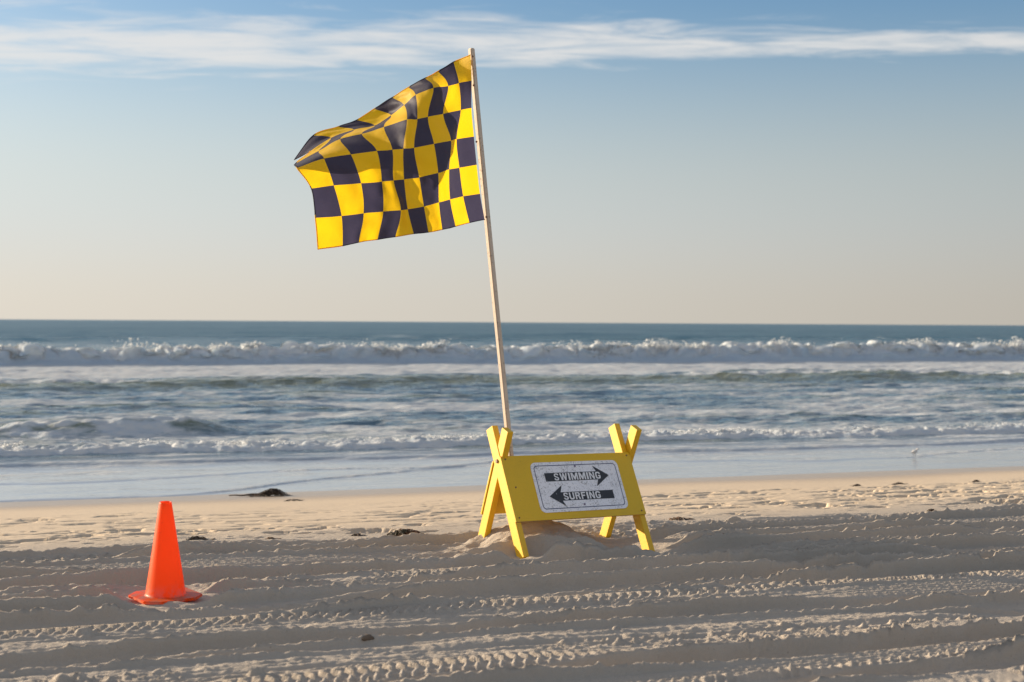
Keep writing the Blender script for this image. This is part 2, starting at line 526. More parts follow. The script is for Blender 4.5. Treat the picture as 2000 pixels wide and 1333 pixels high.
    # foam left behind the outer breaker
    sh = sstep(v, c1 + .2, c1 + 2.2) * (1 - sstep(v, 60, 64))
    f = np.maximum(f, sh * (1.12 + .40 * fbm(u * .25, v * .5, 3, 450)))
    # outer breaker: a wall of broken water
    b2 = 57.2 + .9 * vn(u * .05, u * 0, 460) + .45 * vn(u * .33, u * 0, 461)
    s = v - b2
    hb = .48 + .40 * vn(u * .09, u * 0, 462) + .16 * vn(u * .45, u * 0, 463)
    body = (.62 * sstep(s, -.35, .45) + .38 * sstep(s, .1, 1.5)) * np.exp(-(np.maximum(s - 1.4, 0) / 2.2) ** 2)
    z += hb * body
    l2 = fbm(u * 1.5, v * 1.5, 4, 464, .6)
    env = np.exp(-((s - .9) / 1.0) ** 2)
    sp_ = fbm(u * 3.6, v * 3.2, 3, 468, .6)
    z += (.14 * l2 + .22 * np.abs(fbm(u * 1.3, v * 1.2, 3, 465, .55))) * env
    face_shade = np.exp(-((s + .05) / .42) ** 2)
    # billows: the broken face bulges forward and sideways in puffs
    puff = np.abs(fbm(u * .9, s * 1.6 + 7, 3, 466, .55)) * 2
    dv = -(.6 * (puff - .25)) * env * sstep(s, -.3, .3)
    du = .5 * fbm(u * 1.1, s * 1.7, 3, 467) * env
    f = np.maximum(f, 1.7 * sstep(s, -.6, -.35) * (1 - sstep(s + .9 * l2, 2.6, 3.8)))
    # open water
    off = sstep(v, 62, 75)
    z += off * (.40 * fbm(u * .05, v * .11, 3, 470) * (1 - sstep(v, 300, 900)) + .10 * fbm(u * .35, v * .7, 2, 471) * (1 - sstep(v, 150, 260)))
    cap = sstep(fbm(u * .12, v * .35, 4, 472), .42, .55) * off * (1 - sstep(v, 150, 400))
    f = np.maximum(f, .5 * cap)
    # cauliflower puffs of broken water along the fronts
    def puffs(n, u0, u1, c_of, s0, s1, r0, r1, lift, seed):
        rg_ = np.random.default_rng(seed)
        zb = z.copy()
        for k in range(n):
            pu, ps, pr = rg_.uniform(u0, u1), rg_.triangular(s0, s0 + .55 * (s1 - s0), s1), r0 + (r1 - r0) * rg_.random() ** 3
            pvv = c_of(pu) + ps
            i0, i1 = np.searchsorted(v[:, 0], (pvv - pr, pvv + pr))
            if i1 - i0 < 2:
                continue
            j0, j1 = np.searchsorted(u[(i0 + i1) // 2], (pu - pr * 1.3, pu + pr * 1.3))
            if j1 - j0 < 2:
                continue
            q = (slice(i0, i1), slice(j0, j1))
            d2 = ((u[q] - pu) / 1.2) ** 2 + (v[q] - pvv) ** 2
            zc = zb[(i0 + i1) // 2, (j0 + j1) // 2]
            dome = zc - pr * .45 + lift * np.sqrt(np.maximum(pr * pr - d2, 0))
            z[q] = np.where(d2 < pr * pr, np.maximum(z[q], dome), z[q])
    z1 = lambda q: np.array([float(q)])
    b2_of = lambda q: float((57.2 + .9 * vn(z1(q) * .05, z1(0), 460) + .45 * vn(z1(q) * .33, z1(0), 461))[0])
    puffs(2200, -14, 66, b2_of, .30, 1.6, .08, .36, 1.2, 31)
    b0_of = lambda q: float((19.25 + .55 * vn(z1(q) * .22, z1(0), 410) + .22 * vn(z1(q) * .9, z1(0), 411))[0])
    puffs(1500, -6, 24, b0_of, -.05, 1.6, .04, .11, .6, 32)
    return z, f, np.clip(olive, 0, 1), du, dv, face_shade


Zs, foam, olive, dU, dV, face_shade = sea_surface(Us, Vs)
Xs, Ys = to_xy(Us + dU, Vs + dV)
film = sstep(Vs, 19.6, 17.0)
fara = sstep(Vs, 45, 160)
sea_me = grid_mesh('sea', Xs, Ys, Zs, {'foam': foam, 'olive': olive, 'film': film, 'far': fara, 'front_shade': face_shade})

m_sea, nt = mat('sea_water')
tco = nt.n('ShaderNodeTexCoord').outputs['Object']
rot = nt.n('ShaderNodeMapping', i_Vector=tco, i_Rotation=(0, 0, -AL)).outputs[0]
A = lambda k: nt.n('ShaderNodeAttribute', attribute_name=k).outputs['Fac']
fo, ol, fi, fa = A('foam'), A('olive'), A('film'), A('far')
str1 = nt.n('ShaderNodeMapping', i_Vector=rot, i_Scale=(.55, 1.0, 1.0)).outputs[0]
n1 = nt.noise(str1, 1.5, 6, .62, .5)
n2 = nt.noise(str1, 7.0, 5, .6, .3)
fm = nt.math('ADD', fo, nt.math('MULTIPLY', nt.math('SUBTRACT', n1, .5), 1.0))
fm = nt.math('ADD', fm, nt.math('MULTIPLY', nt.math('SUBTRACT', n2, .5), 1.0))
fm = nt.math('MULTIPLY', nt.smooth(fm, .24, .90), nt.smooth(fo, .02, .2))
nearc = nt.mixc(fa, (.095, .165, .215), (.024, .09, .13))
body = nt.mixc(ol, nearc, (.17, .18, .11))
body = nt.mixc(fi, body, (.42, .43, .44))
# ripples
w1 = nt.noise(nt.n('ShaderNodeMapping', i_Vector=rot, i_Scale=(.5, 1.2, 1)).outputs[0], 2.2, 5, .6, .2)
w2 = nt.noise(nt.n('ShaderNodeMapping', i_Vector=rot, i_Scale=(.18, .5, 1)).outputs[0], 1.0, 6, .65, .2)
calm = nt.math('MULTIPLY_ADD', fi, -.93, 1.0)
hh = nt.math('MULTIPLY', nt.math('MULTIPLY_ADD', w2, nt.math('MULTIPLY', fa, 3.0), w1), calm)
bp = nt.n('ShaderNodeBump', i_Height=hh, i_Distance=.30, i_Strength=.9)
water = nt.n('ShaderNodeBsdfPrincipled', i_Base_Color=body, i_IOR=1.333, i_Normal=bp.outputs[0])
nt.l(nt.math('MULTIPLY_ADD', fa, .22, .07), water.inputs['Roughness'])
n3 = nt.noise(nt.n('ShaderNodeMapping', i_Vector=rot, i_Scale=(.012, .07, 1)).outputs[0], 1.0, 4, .6)      # wind-ruffled streaks
nt.l(nt.math('SUBTRACT', .5, nt.math('MULTIPLY', fa, nt.smooth(n3, .35, .65, .14, .40))), water.inputs['Specular IOR Level'])
fcol = nt.mixc(nt.smooth(n2, .35, .62), (.70, .80, .88), (.93, .94, .93))
fcol = nt.mixc(A('front_shade'), fcol, (.42, .62, .80))  # blue shade put into the foam colour on the breaker's front
fb = nt.n('ShaderNodeBump', i_Height=n2, i_Distance=.10, i_Strength=.6)
foam_s = nt.n('ShaderNodeBsdfPrincipled', i_Base_Color=fcol, i_Roughness=.8, i_Normal=fb.outputs[0])
foam_s.inputs['Specular IOR Level'].default_value = .2
ft = nt.n('ShaderNodeBsdfTranslucent', i_Color=(.85, .87, .86, 1))
fx = nt.n('ShaderNodeMixShader', i_0=.45)
nt.l(foam_s.outputs[0], fx.inputs[1]); nt.l(ft.outputs[0], fx.inputs[2])
foam_s = fx
mx = nt.n('ShaderNodeMixShader')
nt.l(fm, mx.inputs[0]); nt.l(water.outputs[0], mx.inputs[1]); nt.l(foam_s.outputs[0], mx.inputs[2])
finish(nt, mx.outputs[0])
link('sea', sea_me, None, [m_sea], kind='structure', label='sea with breaking waves and foam')

# torn spray thrown up along the two broken fronts: flakes of foam too many to count
m_spray, nt = mat('white_spray')
d = nt.n('ShaderNodeBsdfDiffuse', i_Color=(.92, .93, .93, 1))
t = nt.n('ShaderNodeBsdfTranslucent', i_Color=(.92, .93, .93, 1))
mx = nt.n('ShaderNodeMixShader', i_0=.5)
nt.l(d.outputs[0], mx.inputs[1]); nt.l(t.outputs[0], mx.inputs[2])
finish(nt, mx.outputs[0])


def spray(name, n, lo, hi, s_lo, s_hi, size0, size1, up, clump, label, row_of):
    rg_ = np.random.default_rng(n)
    pu = rg_.uniform(lo, hi, n * 3)
    keep = vn(pu * clump, pu * 0, 601) + .5 * vn(pu * clump * 4, pu * 0, 602) + rg_.normal(0, .14, n * 3) > -.02
    pu = pu[keep][:n]
    m_ = len(pu)
    ps = rg_.triangular(s_lo, s_lo + .5 * (s_hi - s_lo), s_hi, m_)
    ii_ = np.clip(np.searchsorted(Vs[:, 0], row_of(pu) + ps), 0, len(Vs) - 1)
    base = np.array([Zs[i, min(np.searchsorted(Us[i], u_), Us.shape[1] - 1)] for i, u_ in zip(ii_, pu)])
    size = size0 + (size1 - size0) * rg_.random(m_) ** 2
    gust = .35 + 1.3 * np.maximum(vn(pu * clump * 1.7, pu * 0, 603) + .25, 0)
    pz = base + np.minimum(rg_.exponential(up, m_), up * 2.2) * gust
    px_, py_ = to_xy(pu, row_of(pu) + ps)
    cen = np.stack([px_, py_, pz], -1)
    tet = rg_.normal(0, 1, (m_, 4, 3))
    tet /= np.linalg.norm(tet, axis=-1, keepdims=True)
    V4 = (cen[:, None, :] + tet * size[:, None, None] * np.array([1.2, 1.2, .8])).reshape(-1, 3)
    k4 = np.arange(m_)[:, None] * 4
    F = np.concatenate([k4 + np.array(q) for q in ((0, 1, 2), (0, 3, 1), (1, 3, 2), (2, 3, 0))], 0)
    me = bpy.data.meshes.new(name)
    me.from_pydata(V4.tolist(), [], F.tolist())
    me.shade_smooth()
    link(name, me, None, [m_spray], kind='stuff', label=label)


b2v = lambda q: 57.2 + .9 * vn(q * .05, q * 0, 460) + .45 * vn(q * .33, q * 0, 461)
b0v = lambda q: 19.25 + .55 * vn(q * .22, q * 0, 410) + .22 * vn(q * .9, q * 0, 411)
spray('sea_spray', 13000, -14, 66, .05, 1.5, .02, .085, .12, .35, 'white spray torn from the far breaker', b2v)
spray('foam_bubbles', 12000, -5, 23, -.08, 1.6, .006, .024, .014, .9, 'crumbled foam on the inner wave front', b0v)

# ------------------------------------------------------------------ paints and other materials
def paint(name, c0, c1, worn, rough=.5, wear=.72, bump=.3):
    m, nt = mat(name)
    tco = nt.n('ShaderNodeTexCoord').outputs['Object']
    a = nt.noise(tco, 6.0, 5, .6)
    f = nt.noise(tco, 60.0, 4, .65)
    col = nt.mixc(a, c0, c1)
    col = nt.mixc(nt.smooth(nt.math('ADD', nt.math('MULTIPLY', a, .35), nt.math('MULTIPLY', f, .65)), wear - .07, wear, 0, .85), col, worn)
    col = nt.mixc(nt.smooth(nt.noise(tco, 2.4, 4, .7), .5, .8, 0, .35), col, tuple(x * .72 for x in c0))
    gr = nt.noise(nt.n('ShaderNodeMapping', i_Vector=tco, i_Scale=(1.0, 1.0, .06)).outputs[0], 130.0, 3, .6)
    col = nt.mixc(nt.smooth(gr, .52, .75, 0, .28), col, tuple(x * .6 for x in c0))
    bp = nt.n('ShaderNodeBump', i_Height=f, i_Distance=.002, i_Strength=bump)
    b = nt.n('ShaderNodeBsdfPrincipled', i_Base_Color=col, i_Normal=bp.outputs[0])
    nt.l(nt.math('MULTIPLY_ADD', f, .3, rough - .15), b.inputs['Roughness'])
    finish(nt, b.outputs[0])
    return m


m_yellow = paint('yellow_paint', (.72, .415, .008), (.77, .455, .010), (.26, .16, .08), wear=.675)
m_panel = paint('yellow_board_paint', (.68, .415, .004), (.74, .46, .005), (.18, .11, .05), wear=.70)
m_edge = paint('bare_ply_edge', (.42, .26, .12), (.30, .17, .08), (.62, .42, .06), wear=.62)
m_pole = paint('weathered_white_wood', (.66, .55, .44), (.54, .42, .31), (.30, .20, .13), rough=.65, wear=.62)
m_black = paint('faded_black_print', (.014, .014, .018), (.03, .03, .035), (.30, .30, .31), wear=.66)
m_blue = paint('faded_border_print', (.03, .04, .10), (.06, .07, .14), (.4, .4, .42), wear=.62)
m_rust = paint('rusty_metal', (.13, .055, .025), (.20, .09, .04), (.05, .025, .015))
m_steel = paint('dull_screw_metal', (.16, .13, .22), (.22, .19, .26), (.08, .05, .04))

m_white, nt = mat('dirty_sign_sheet')
tco = nt.n('ShaderNodeTexCoord').outputs['Object']
d1 = nt.noise(tco, 120.0, 4, .75)
d2 = nt.noise(tco, 14.0, 5, .7)
dirt = nt.smooth(nt.math('ADD', nt.math('MULTIPLY', d1, .75), nt.math('MULTIPLY', d2, .3)), .53, .66, 0, .75)
col = nt.mixc(d2, (.86, .85, .88), (.76, .75, .77))
col = nt.mixc(dirt, col, (.16, .15, .14))
b = nt.n('ShaderNodeBsdfPrincipled', i_Base_Color=col, i_Roughness=.45)
finish(nt, b.outputs[0])

m_letter, nt = mat('worn_white_lettering')
tco = nt.n('ShaderNodeTexCoord').outputs['Object']
col = nt.mixc(nt.smooth(nt.noise(tco, 90.0, 4, .7), .58, .70, 0, .6), (.74, .73, .73), (.12, .12, .12))
b = nt.n('ShaderNodeBsdfPrincipled', i_Base_Color=col, i_Roughness=.5)
finish(nt, b.outputs[0])


def cloth_mat(name, c, trans, dark):
    m, nt = mat(name)
    tco = nt.n('ShaderNodeTexCoord').outputs['Object']
    n_ = nt.noise(tco, 9.0, 4, .6)
    weave = nt.noise(tco, 300.0, 2, .5)
    col = nt.mixc(n_, c, dark)
    bp = nt.n('ShaderNodeBump', i_Height=nt.math('MULTIPLY_ADD', weave, .12, nt.noise(tco, 22.0, 3, .5)), i_Distance=.006, i_Strength=.35)
    d = nt.n('ShaderNodeBsdfPrincipled', i_Base_Color=col, i_Roughness=.62, i_Normal=bp.outputs[0])
    d.inputs['Sheen Weight'].default_value = .12
    t = nt.n('ShaderNodeBsdfTranslucent', i_Color=col, i_Normal=bp.outputs[0])
    mx = nt.n('ShaderNodeMixShader', i_0=trans)
    nt.l(d.outputs[0], mx.inputs[1]); nt.l(t.outputs[0], mx.inputs[2])
    finish(nt, mx.outputs[0])
    return m


m_fy = cloth_mat('yellow_nylon', (.90, .57, .006), .52, (.86, .53, .005))
m_fb = cloth_mat('black_nylon', (.052, .046, .086), .5, (.040, .036, .070))

# ------------------------------------------------------------------ folding barricade
psi, roll = .5726, .0194
ax = Vector((math.cos(psi) * math.cos(roll), math.sin(psi) * math.cos(roll), -math.sin(roll)))
nf = Vector((math.sin(psi), -math.cos(psi), 0))
az = (ax.cross(-nf)).normalized()
BM = Matrix(((ax.x, -nf.x, az.x, BARR['x']), (ax.y, -nf.y, az.y, BARR['y']), (ax.z, -nf.z, az.z, 0), (0, 0, 0, 1)))
barr = link('folding_barricade', None, label='yellow wooden folding barricade carrying the swimming and surfing sign', category='barricade')
barr.matrix_world = BM
Wd, ZC, TF, TB, ZU = .90, .4776, .5108, .3657, .1955
SHIFT = .012


def leg(side, front, foot):
    t = TF if front else -TB
    inset = .019 if front else .0235
    if side > 0 and not front:
        inset, t = -.020, -.42
    x = side * (Wd / 2 - inset)
    off = 0 if front else SHIFT
    p0 = Vector((x, -t * (ZC - foot) + off, foot))
    p1 = Vector((x, t * ZU + off, ZC + ZU))
    L = (p1 - p0).length
    me = box_mesh(.038, .070 if front else .066, L, .003, 2, 'leg', rough=.0008)
    o = link('leg', me, barr, [m_yellow])
    ang = math.atan(t)
    o.matrix_local = Matrix.Translation((p0 + p1) / 2) @ Matrix.Rotation(-ang, 4, 'X')
    return o


legs = [leg(-1, True, -.02), leg(1, True, -.08), leg(-1, False, .0), leg(1, False, -.09)]
legs[0]['label'] = 'sunlit front leg standing in the sand heap'


def panel_frame(front):
    t = TF if front else -TB
    k = math.hypot(1, t)
    y0 = -(abs(t) * ZC + .052) if front else (abs(t) * ZC + .050 + SHIFT)
    sx = Vector((1, 0, 0)) if front else Vector((-1, 0, 0))
    sv = Vector((0, t, 1)) / k
    nn = sx.cross(sv)
    return Matrix(((sx.x, sv.x, nn.x, 0), (sx.y, sv.y, nn.y, y0), (sx.z, sv.z, nn.z, 0), (0, 0, 0, 1)))


PF, PR = panel_frame(True), panel_frame(False)
TH = .013


def board(frame, s0, s1, name):
    me = box_mesh(Wd + .004, s1 - s0, TH, .0022, 2, name, rough=.0012)
    o = link(name, me, barr, [m_panel, m_edge])
    for p in me.polygons:                       # raw ply shows along the cut edges
        if p.normal.y < -.6:
            p.material_index = 1
    o.matrix_local = frame @ Matrix.Translation((0, (s0 + s1) / 2, -TH / 2))
    return o


fp = board(PF, .1988, .588, 'board')
fp['label'] = 'yellow board facing the viewer with the sign on it'
rp = board(PR, .19, .52, 'board')


def rrect(x0, x1, y0, y1, r, seg=6):
    pts = []
    for cx, cy, a0 in ((x1 - r, y1 - r, 0), (x0 + r, y1 - r, 90), (x0 + r, y0 + r, 180), (x1 - r, y0 + r, 270)):
        for i in range(seg + 1):
            a = math.radians(a0 + 90 * i / seg)
            pts.append((cx + r * math.cos(a), cy + r * math.sin(a)))
    return pts


def prism(pts, z0, z1):
    n = len(pts)
    v = [(x, y, z0) for x, y in pts] + [(x, y, z1) for x, y in pts]
    f = [tuple(range(n - 1, -1, -1)), tuple(range(n, 2 * n))] + [(i, (i + 1) % n, n + (i + 1) % n, n + i) for i in range(n)]
    return mesh_from(v, f)


SX0, SX1, SY0, SY1 = -.273, .338, .241, .541
plate = link('sign_plate', prism(rrect(SX0, SX1, SY0, SY1, .035), .0006, .0032), barr, [m_white], label='dirty white metal sign with two black arrows')
plate.matrix_local = PF
o_, i_ = rrect(SX0 + .019, SX1 - .019, SY0 + .019, SY1 - .019, .022), rrect(SX0 + .0235, SX1 - .0235, SY0 + .0235, SY1 - .0235, .018)
n = len(o_)
bv = [(x, y, .0040) for x, y in o_] + [(x, y, .0040) for x, y in i_]
link('border_line', mesh_from(bv, [(i, (i + 1) % n, n + (i + 1) % n, n + i) for i in range(n)]), plate, [m_blue])


def arrow(x0, xj, xb, xt, ylo, yhi, yb, yt, ym, z):
    v = [(x0, yhi, z), (x0, ylo, z), (xj, ylo, z), (xj, yhi, z), (xb, yb, z), (xt, ym, z), (xb, yt, z)]
    f = [(0, 1, 2, 3), (2, 4, 5), (3, 5, 6), (2, 5, 3)]
    if xt < x0:
        f = [q[::-1] for q in f]
    return mesh_from(v, f)


link('arrow', arrow(-.192, .170, .152, .254, .424, .475, .383, .511, .448, .0041), plate, [m_black], label='black arrow pointing right')
link('arrow', arrow(.253, -.112, -.094, -.194, .306, .357, .272, .399, .335, .0041), plate, [m_black], label='black arrow pointing left')


GLYPH = {
    'S': (.74, [[(.98,.72),(.71,.72),(.66,.81),(.56,.83),(.40,.83),(.30,.77),(.30,.68),(.42,.60),(.75,.52),(.93,.42),(1,.28),(.95,.12),(.80,.03),(.62,0),(.38,0),(.15,.05),(.02,.18),(0,.30),(.28,.30),(.32,.20),(.42,.17),(.60,.17),(.71,.22),(.71,.31),(.60,.38),(.28,.46),(.09,.56),(.02,.72),(.08,.88),(.22,.97),(.40,1),(.62,1),(.82,.96),(.95,.86)]]),
    'W': (1.18, [[(0,1),(.20,1),(.30,.38),(.42,1),(.58,1),(.70,.38),(.80,1),(1,1),(.82,0),(.62,0),(.5,.6),(.38,0),(.18,0)]]),
    'I': (.28, [[(0,0),(0,1),(1,1),(1,0)]]),
    'M': (1.08, [[(0,0),(0,1),(.27,1),(.5,.45),(.73,1),(1,1),(1,0),(.79,0),(.79,.60),(.57,0),(.43,0),(.21,.60),(.21,0)]]),
    'N': (.82, [[(0,0),(0,1),(.28,1),(.74,.36),(.74,1),(1,1),(1,0),(.72,0),(.26,.64),(.26,0)]]),
    'G': (.80, [[(1,.68),(.74,.68),(.70,.78),(.62,.81),(.38,.81),(.28,.70),(.28,.30),(.38,.19),(.62,.19),(.73,.28),(.73,.36),(.52,.36),(.52,.54),(1,.54),(1,.18),(.85,.04),(.68,0),(.32,0),(.12,.07),(0,.25),(0,.75),(.12,.93),(.32,1),(.68,1),(.88,.93),(1,.78)]]),
    'U': (.78, [[(0,1),(.28,1),(.28,.30),(.36,.2),(.64,.2),(.72,.30),(.72,1),(1,1),(1,.25),(.85,.05),(.7,0),(.3,0),(.15,.05),(0,.25)]]),
    'R': (.80, [[(0,0),(0,1),(.29,1),(.29,0)], [(.29,1),(.65,1),(.88,.93),(.97,.76),(.93,.6),(.80,.51),(1,0),(.70,0),(.54,.44),(.29,.44),(.29,.62),(.58,.62),(.68,.68),(.68,.76),(.58,.82),(.29,.82)]]),
    'F': (.68, [[(0,0),(0,1),(1,1),(1,.80),(.30,.80),(.30,.60),(.88,.60),(.88,.41),(.30,.41),(.30,0)]]),
}


def lettering(txt, x0, x1, y0, y1, z, lab):
    gap = .17
    tot = sum(GLYPH[c][0] for c in txt) + gap * (len(txt) - 1)
    k, x = (x1 - x0) / tot, x0
    vt, fc = [], []
    for c in txt:
        wd, polys = GLYPH[c]
        for p in polys:
            b0 = len(vt)
            vt += [(x + q[0] * wd * k, y0 + q[1] * (y1 - y0), z) for q in p]
            a = sum(p[i][0] * p[(i + 1) % len(p)][1] - p[(i + 1) % len(p)][0] * p[i][1] for i in range(len(p)))
            ids = tuple(range(b0, b0 + len(p)))
            fc.append(ids if a > 0 else ids[::-1])
        x += (wd + gap) * k
    link('lettering', mesh_from(vt, fc), plate, [m_letter], label=lab)


lettering('SWIMMING', -.131, .193, .428, .471, .0050, 'white capital letters reading SWIMMING')
lettering('SURFING', -.099, .158, .310, .353, .0050, 'white capital letters reading SURFING')


def disc(r, t, seg=12):
    bm = bmesh.new()
    bmesh.ops.create_cone(bm, cap_ends=True, segments=seg, radius1=r, radius2=r * .8, depth=t)
    return bm_mesh(bm, 'disc')


scr = disc(.007, .004)
scr.materials.append(m_steel)
for x, y in ((.032, .512), (.031, .279)):
    link('screw', scr, plate).matrix_local = Matrix.Translation((x, y, .0050))
scr2 = disc(.0055, .003)
scr2.materials.append(m_rust)
for x, y in ((-.425, .568), (.425, .568), (-.425, .222), (.425, .222), (-.40, .40)):
    link('screw', scr2, barr).matrix_local = PF @ Matrix.Translation((x, y, .001))
blt = disc(.013, .010, 8)
blt.materials.append(m_rust)
for s in (-1, 1):
    q = link('hinge_bolt', blt, barr)
    q.matrix_local = Matrix.Translation((s * (Wd / 2 + .003), 0.004, ZC + .015)) @ Matrix.Rotation(s * math.pi / 2, 4, 'Y')

# ------------------------------------------------------------------ flag on its pole
flag = link('checkered_flag', None, label='black and yellow checkered flag blowing from a leaning white wooden pole', category='flag')
P_BASE, P_TOP = Vector((.0355, 8.03, .0929)), Vector((-.2377, 8.03, 2.8209))
flag.location = (P_BASE.x, P_BASE.y, 0.0)
ORG = Vector(flag.location)
pd = (P_TOP - P_BASE).normalized()
start = P_BASE - pd * .32
Lp = (P_TOP - start).length
bm = bmesh.new()
bmesh.ops.create_cube(bm, size=1)
bmesh.ops.subdivide_edges(bm, edges=[e for e in bm.edges if abs(e.verts[0].co.z - e.verts[1].co.z) > .5], cuts=30)
for v in bm.verts:
    t = v.co.z
    bow = .004 * math.sin(t * 5)
    v.co = Vector((v.co.x * .032 + bow, v.co.y * .030, t * Lp))
bmesh.ops.bevel(bm, geom=[e for e in bm.edges if len(e.link_faces) == 2 and e.calc_face_angle() > .5], offset=.005, segments=2, affect='EDGES')
pole = link('pole', bm_mesh(bm, 'pole'), flag, [m_pole], smooth=False)
px_ = Vector((-.72, -.69, 0))
px_ = (px_ - pd * px_.dot(pd)).normalized()
py_ = pd.cross(px_)
pole.matrix_local = Matrix.Translation((start + P_TOP) / 2 - ORG) @ Matrix((px_, py_, pd)).transposed().to_4x4()

# lattice of the checks' corners as the cloth hangs (rows from the top, columns from the pole), picture plane at the pole
LAT = [
 [(1112,112),(1120,262),(1120,420),(1135,585),(1152,748),(1172,915),(1200,1066)],
 [(1015,155),(1047,278),(1058,432),(1035,600),(1052,765),(1075,930),(1112,1084)],
 [(925,207),(985,295),(957,455),(1003,608),(993,775),(1000,948),(1032,1106)],
 [(850,250),(900,305),(868,470),(905,628),(930,795),(935,965),(955,1124)],
 [(755,300),(797,345),(808,485),(790,650),(820,820),(848,988),(876,1140)],
 [(660,358),(730,402),(748,487),(728,655),(733,832),(755,1005),(790,1148)],
 [(555,425),(655,462),(615,530),(665,662),(672,838),(715,1010),(684,1166)],
 [(455,488),(560,520),(488,570),(575,668),(605,845),(613,1018),(580,1181)],
 [(345,528),(440,545),(362,598),(425,688),(485,855),(500,1028),(472,1197)],
 [(205,578),(308,592),(240,668),(270,712),(328,868),(372,1043),(380,1218)],
 [(98,722),(190,672),(104,742),(112,768),(195,885),(220,1055),(235,1238)],
]
PXM = 7.98 / FPX                     # metres per photograph pixel at the pole
L = np.array(LAT, float)
gx = (540 + L[..., 0] / 2.961 - 1000) * PXM
gz = CAM_H + (630 - (70 + L[..., 1] / 2.961) - (540 + L[..., 0] / 2.961 - 1000) * -.006) * PXM
CW, CH = .185, .166
gy = np.zeros_like(gx)
sgn = [-.75, -.8, -.6, -.15, .18, .24, .05, -.25, -.5, -.6]
for r in range(7):
    for c in range(10):
        d = math.hypot(gx[c + 1, 4] - gx[c, 4], gz[c + 1, 4] - gz[c, 4])
        gy[c + 1, r] = gy[c, r] + sgn[c] * math.sqrt(max(CW ** 2 - d ** 2, .02 ** 2)) * (.62 + .03 * r)
for c in range(1, 11):
    for r in (2, 1, 0):
        d = math.hypot(gx[c, r + 1] - gx[c, r], gz[c, r + 1] - gz[c, r])
        gy[c, r] = gy[c, r + 1] * (.985) + math.sqrt(max(CH ** 2 - d ** 2, 0)) * (1 if r else .55)
gy += 7.985
# the cloth keeps its place in the picture plane of the pole while it swings nearer and farther
sc_ = (gy / 7.985)
gx, gz = gx * sc_, CAM_H + (gz - CAM_H) * sc_
G = np.stack([gx, gy, gz], -1)                      # (11,7,3)
NS = 10
fine_c = np.stack([spline(G[:, r], NS) for r in range(7)], 1)          # (101,7,3)
S = np.stack([spline(fine_c[i], NS) for i in range(fine_c.shape[0])], 0)   # (101,61,3)
ii, jj = np.meshgrid(np.arange(S.shape[0]), np.arange(S.shape[1]), indexing='ij')
S[..., 1] += .003 * np.sin(jj * .9 + ii * .35 + 3 * vn(ii * .06, jj * .06, 511)) * np.minimum(ii / 12, 1) + .014 * fbm(ii * .09 + jj * .03, jj * .07 - ii * .03, 3, 507) * np.minimum(ii / 10, 1) + .004 * np.sin(ii * .55 + jj * .12) * np.minimum(ii / 15, 1) + .008 * vn(ii * .14, jj * .10, 501) * np.minimum(ii / 10, 1)
S -= np.array(ORG)
du, dv = np.gradient(S, axis=0), np.gradient(S, axis=1)
SN = np.cross(du, dv)
SN /= np.linalg.norm(SN, axis=-1, keepdims=True) + 1e-9


def patch(i0, i1, j0, j1, off=0.0):
    P, N_ = S[i0:i1 + 1, j0:j1 + 1], SN[i0:i1 + 1, j0:j1 + 1]
    P = P + N_ * off
    a, b = P.shape[:2]
    idx = np.arange(a * b).reshape(a, b)
    f = np.stack([idx[:-1, :-1], idx[1:, :-1], idx[1:, 1:], idx[:-1, 1:]], -1).reshape(-1, 4)
    me = bpy.data.meshes.new('cloth')
    me.from_pydata(P.reshape(-1, 3).tolist(), [], f.tolist())
    me.shade_smooth()
    me.normals_split_custom_set_from_vertices([tuple(map(float, q)) for q in N_.reshape(-1, 3)])
    me.update()
    return me


# hem: a doubled, stitched strip round the edge of the cloth
def hem():
    ring = ([(i, 60, 0, -1) for i in range(0, 101)] + [(100, j, -1, 0) for j in range(59, -1, -1)] + [(i, 0, 0, 1) for i in range(99, -1, -1)])
    vtx, fcs = [], []
    for k, (i, j, di, dj) in enumerate(ring):
        p, nn = S[i, j], SN[i, j]
        q = S[np.clip(i + di, 0, 100), np.clip(j + dj, 0, 60)]
        q = p + (q - p) * .30
        for w_, s_ in ((p, .0022), (q, .0022), (q, -.0022), (p, -.0022)):
            vtx.append(w_ + nn * s_)
    for k in range(len(ring) - 1):
        a, b = 4 * k, 4 * k + 4
        for e in range(4):
            fcs.append((a + e, a + (e + 1) % 4, b + (e + 1) % 4, b + e))
    return mesh_from(vtx, fcs)


hem_me = hem()
cloth = link('flag_cloth', hem_me, flag, [m_fy, m_fb], smooth=True)
for p in hem_me.polygons:
    k = p.vertices[0] // 4
    if k < 101:
        c, r = min(k // NS, 9), 5
    elif k < 161:
        c, r = 9, min((160 - k) // NS, 5)
    else:
        c, r = min(max(260 - k, 0) // NS, 9), 0
    p.material_index = 1 if (c + r) % 2 else 0
for c in range(10):
    for r in range(6):
        link('check_square', patch(c * NS, (c + 1) * NS, r * NS, (r + 1) * NS), cloth, [m_fb if (c + r) % 2 else m_fy])
scr3 = disc(.006, .004)
scr3.materials.append(m_rust)
for t in (.02, .2, .545, .985):
    p = Vector(S[0, int(t * 60)]) + Vector((.012, -.022, 0))
    link('screw', scr3, flag).matrix_local = Matrix.Translation(p) @ Matrix.Rotation(math.pi / 2, 4, 'X')

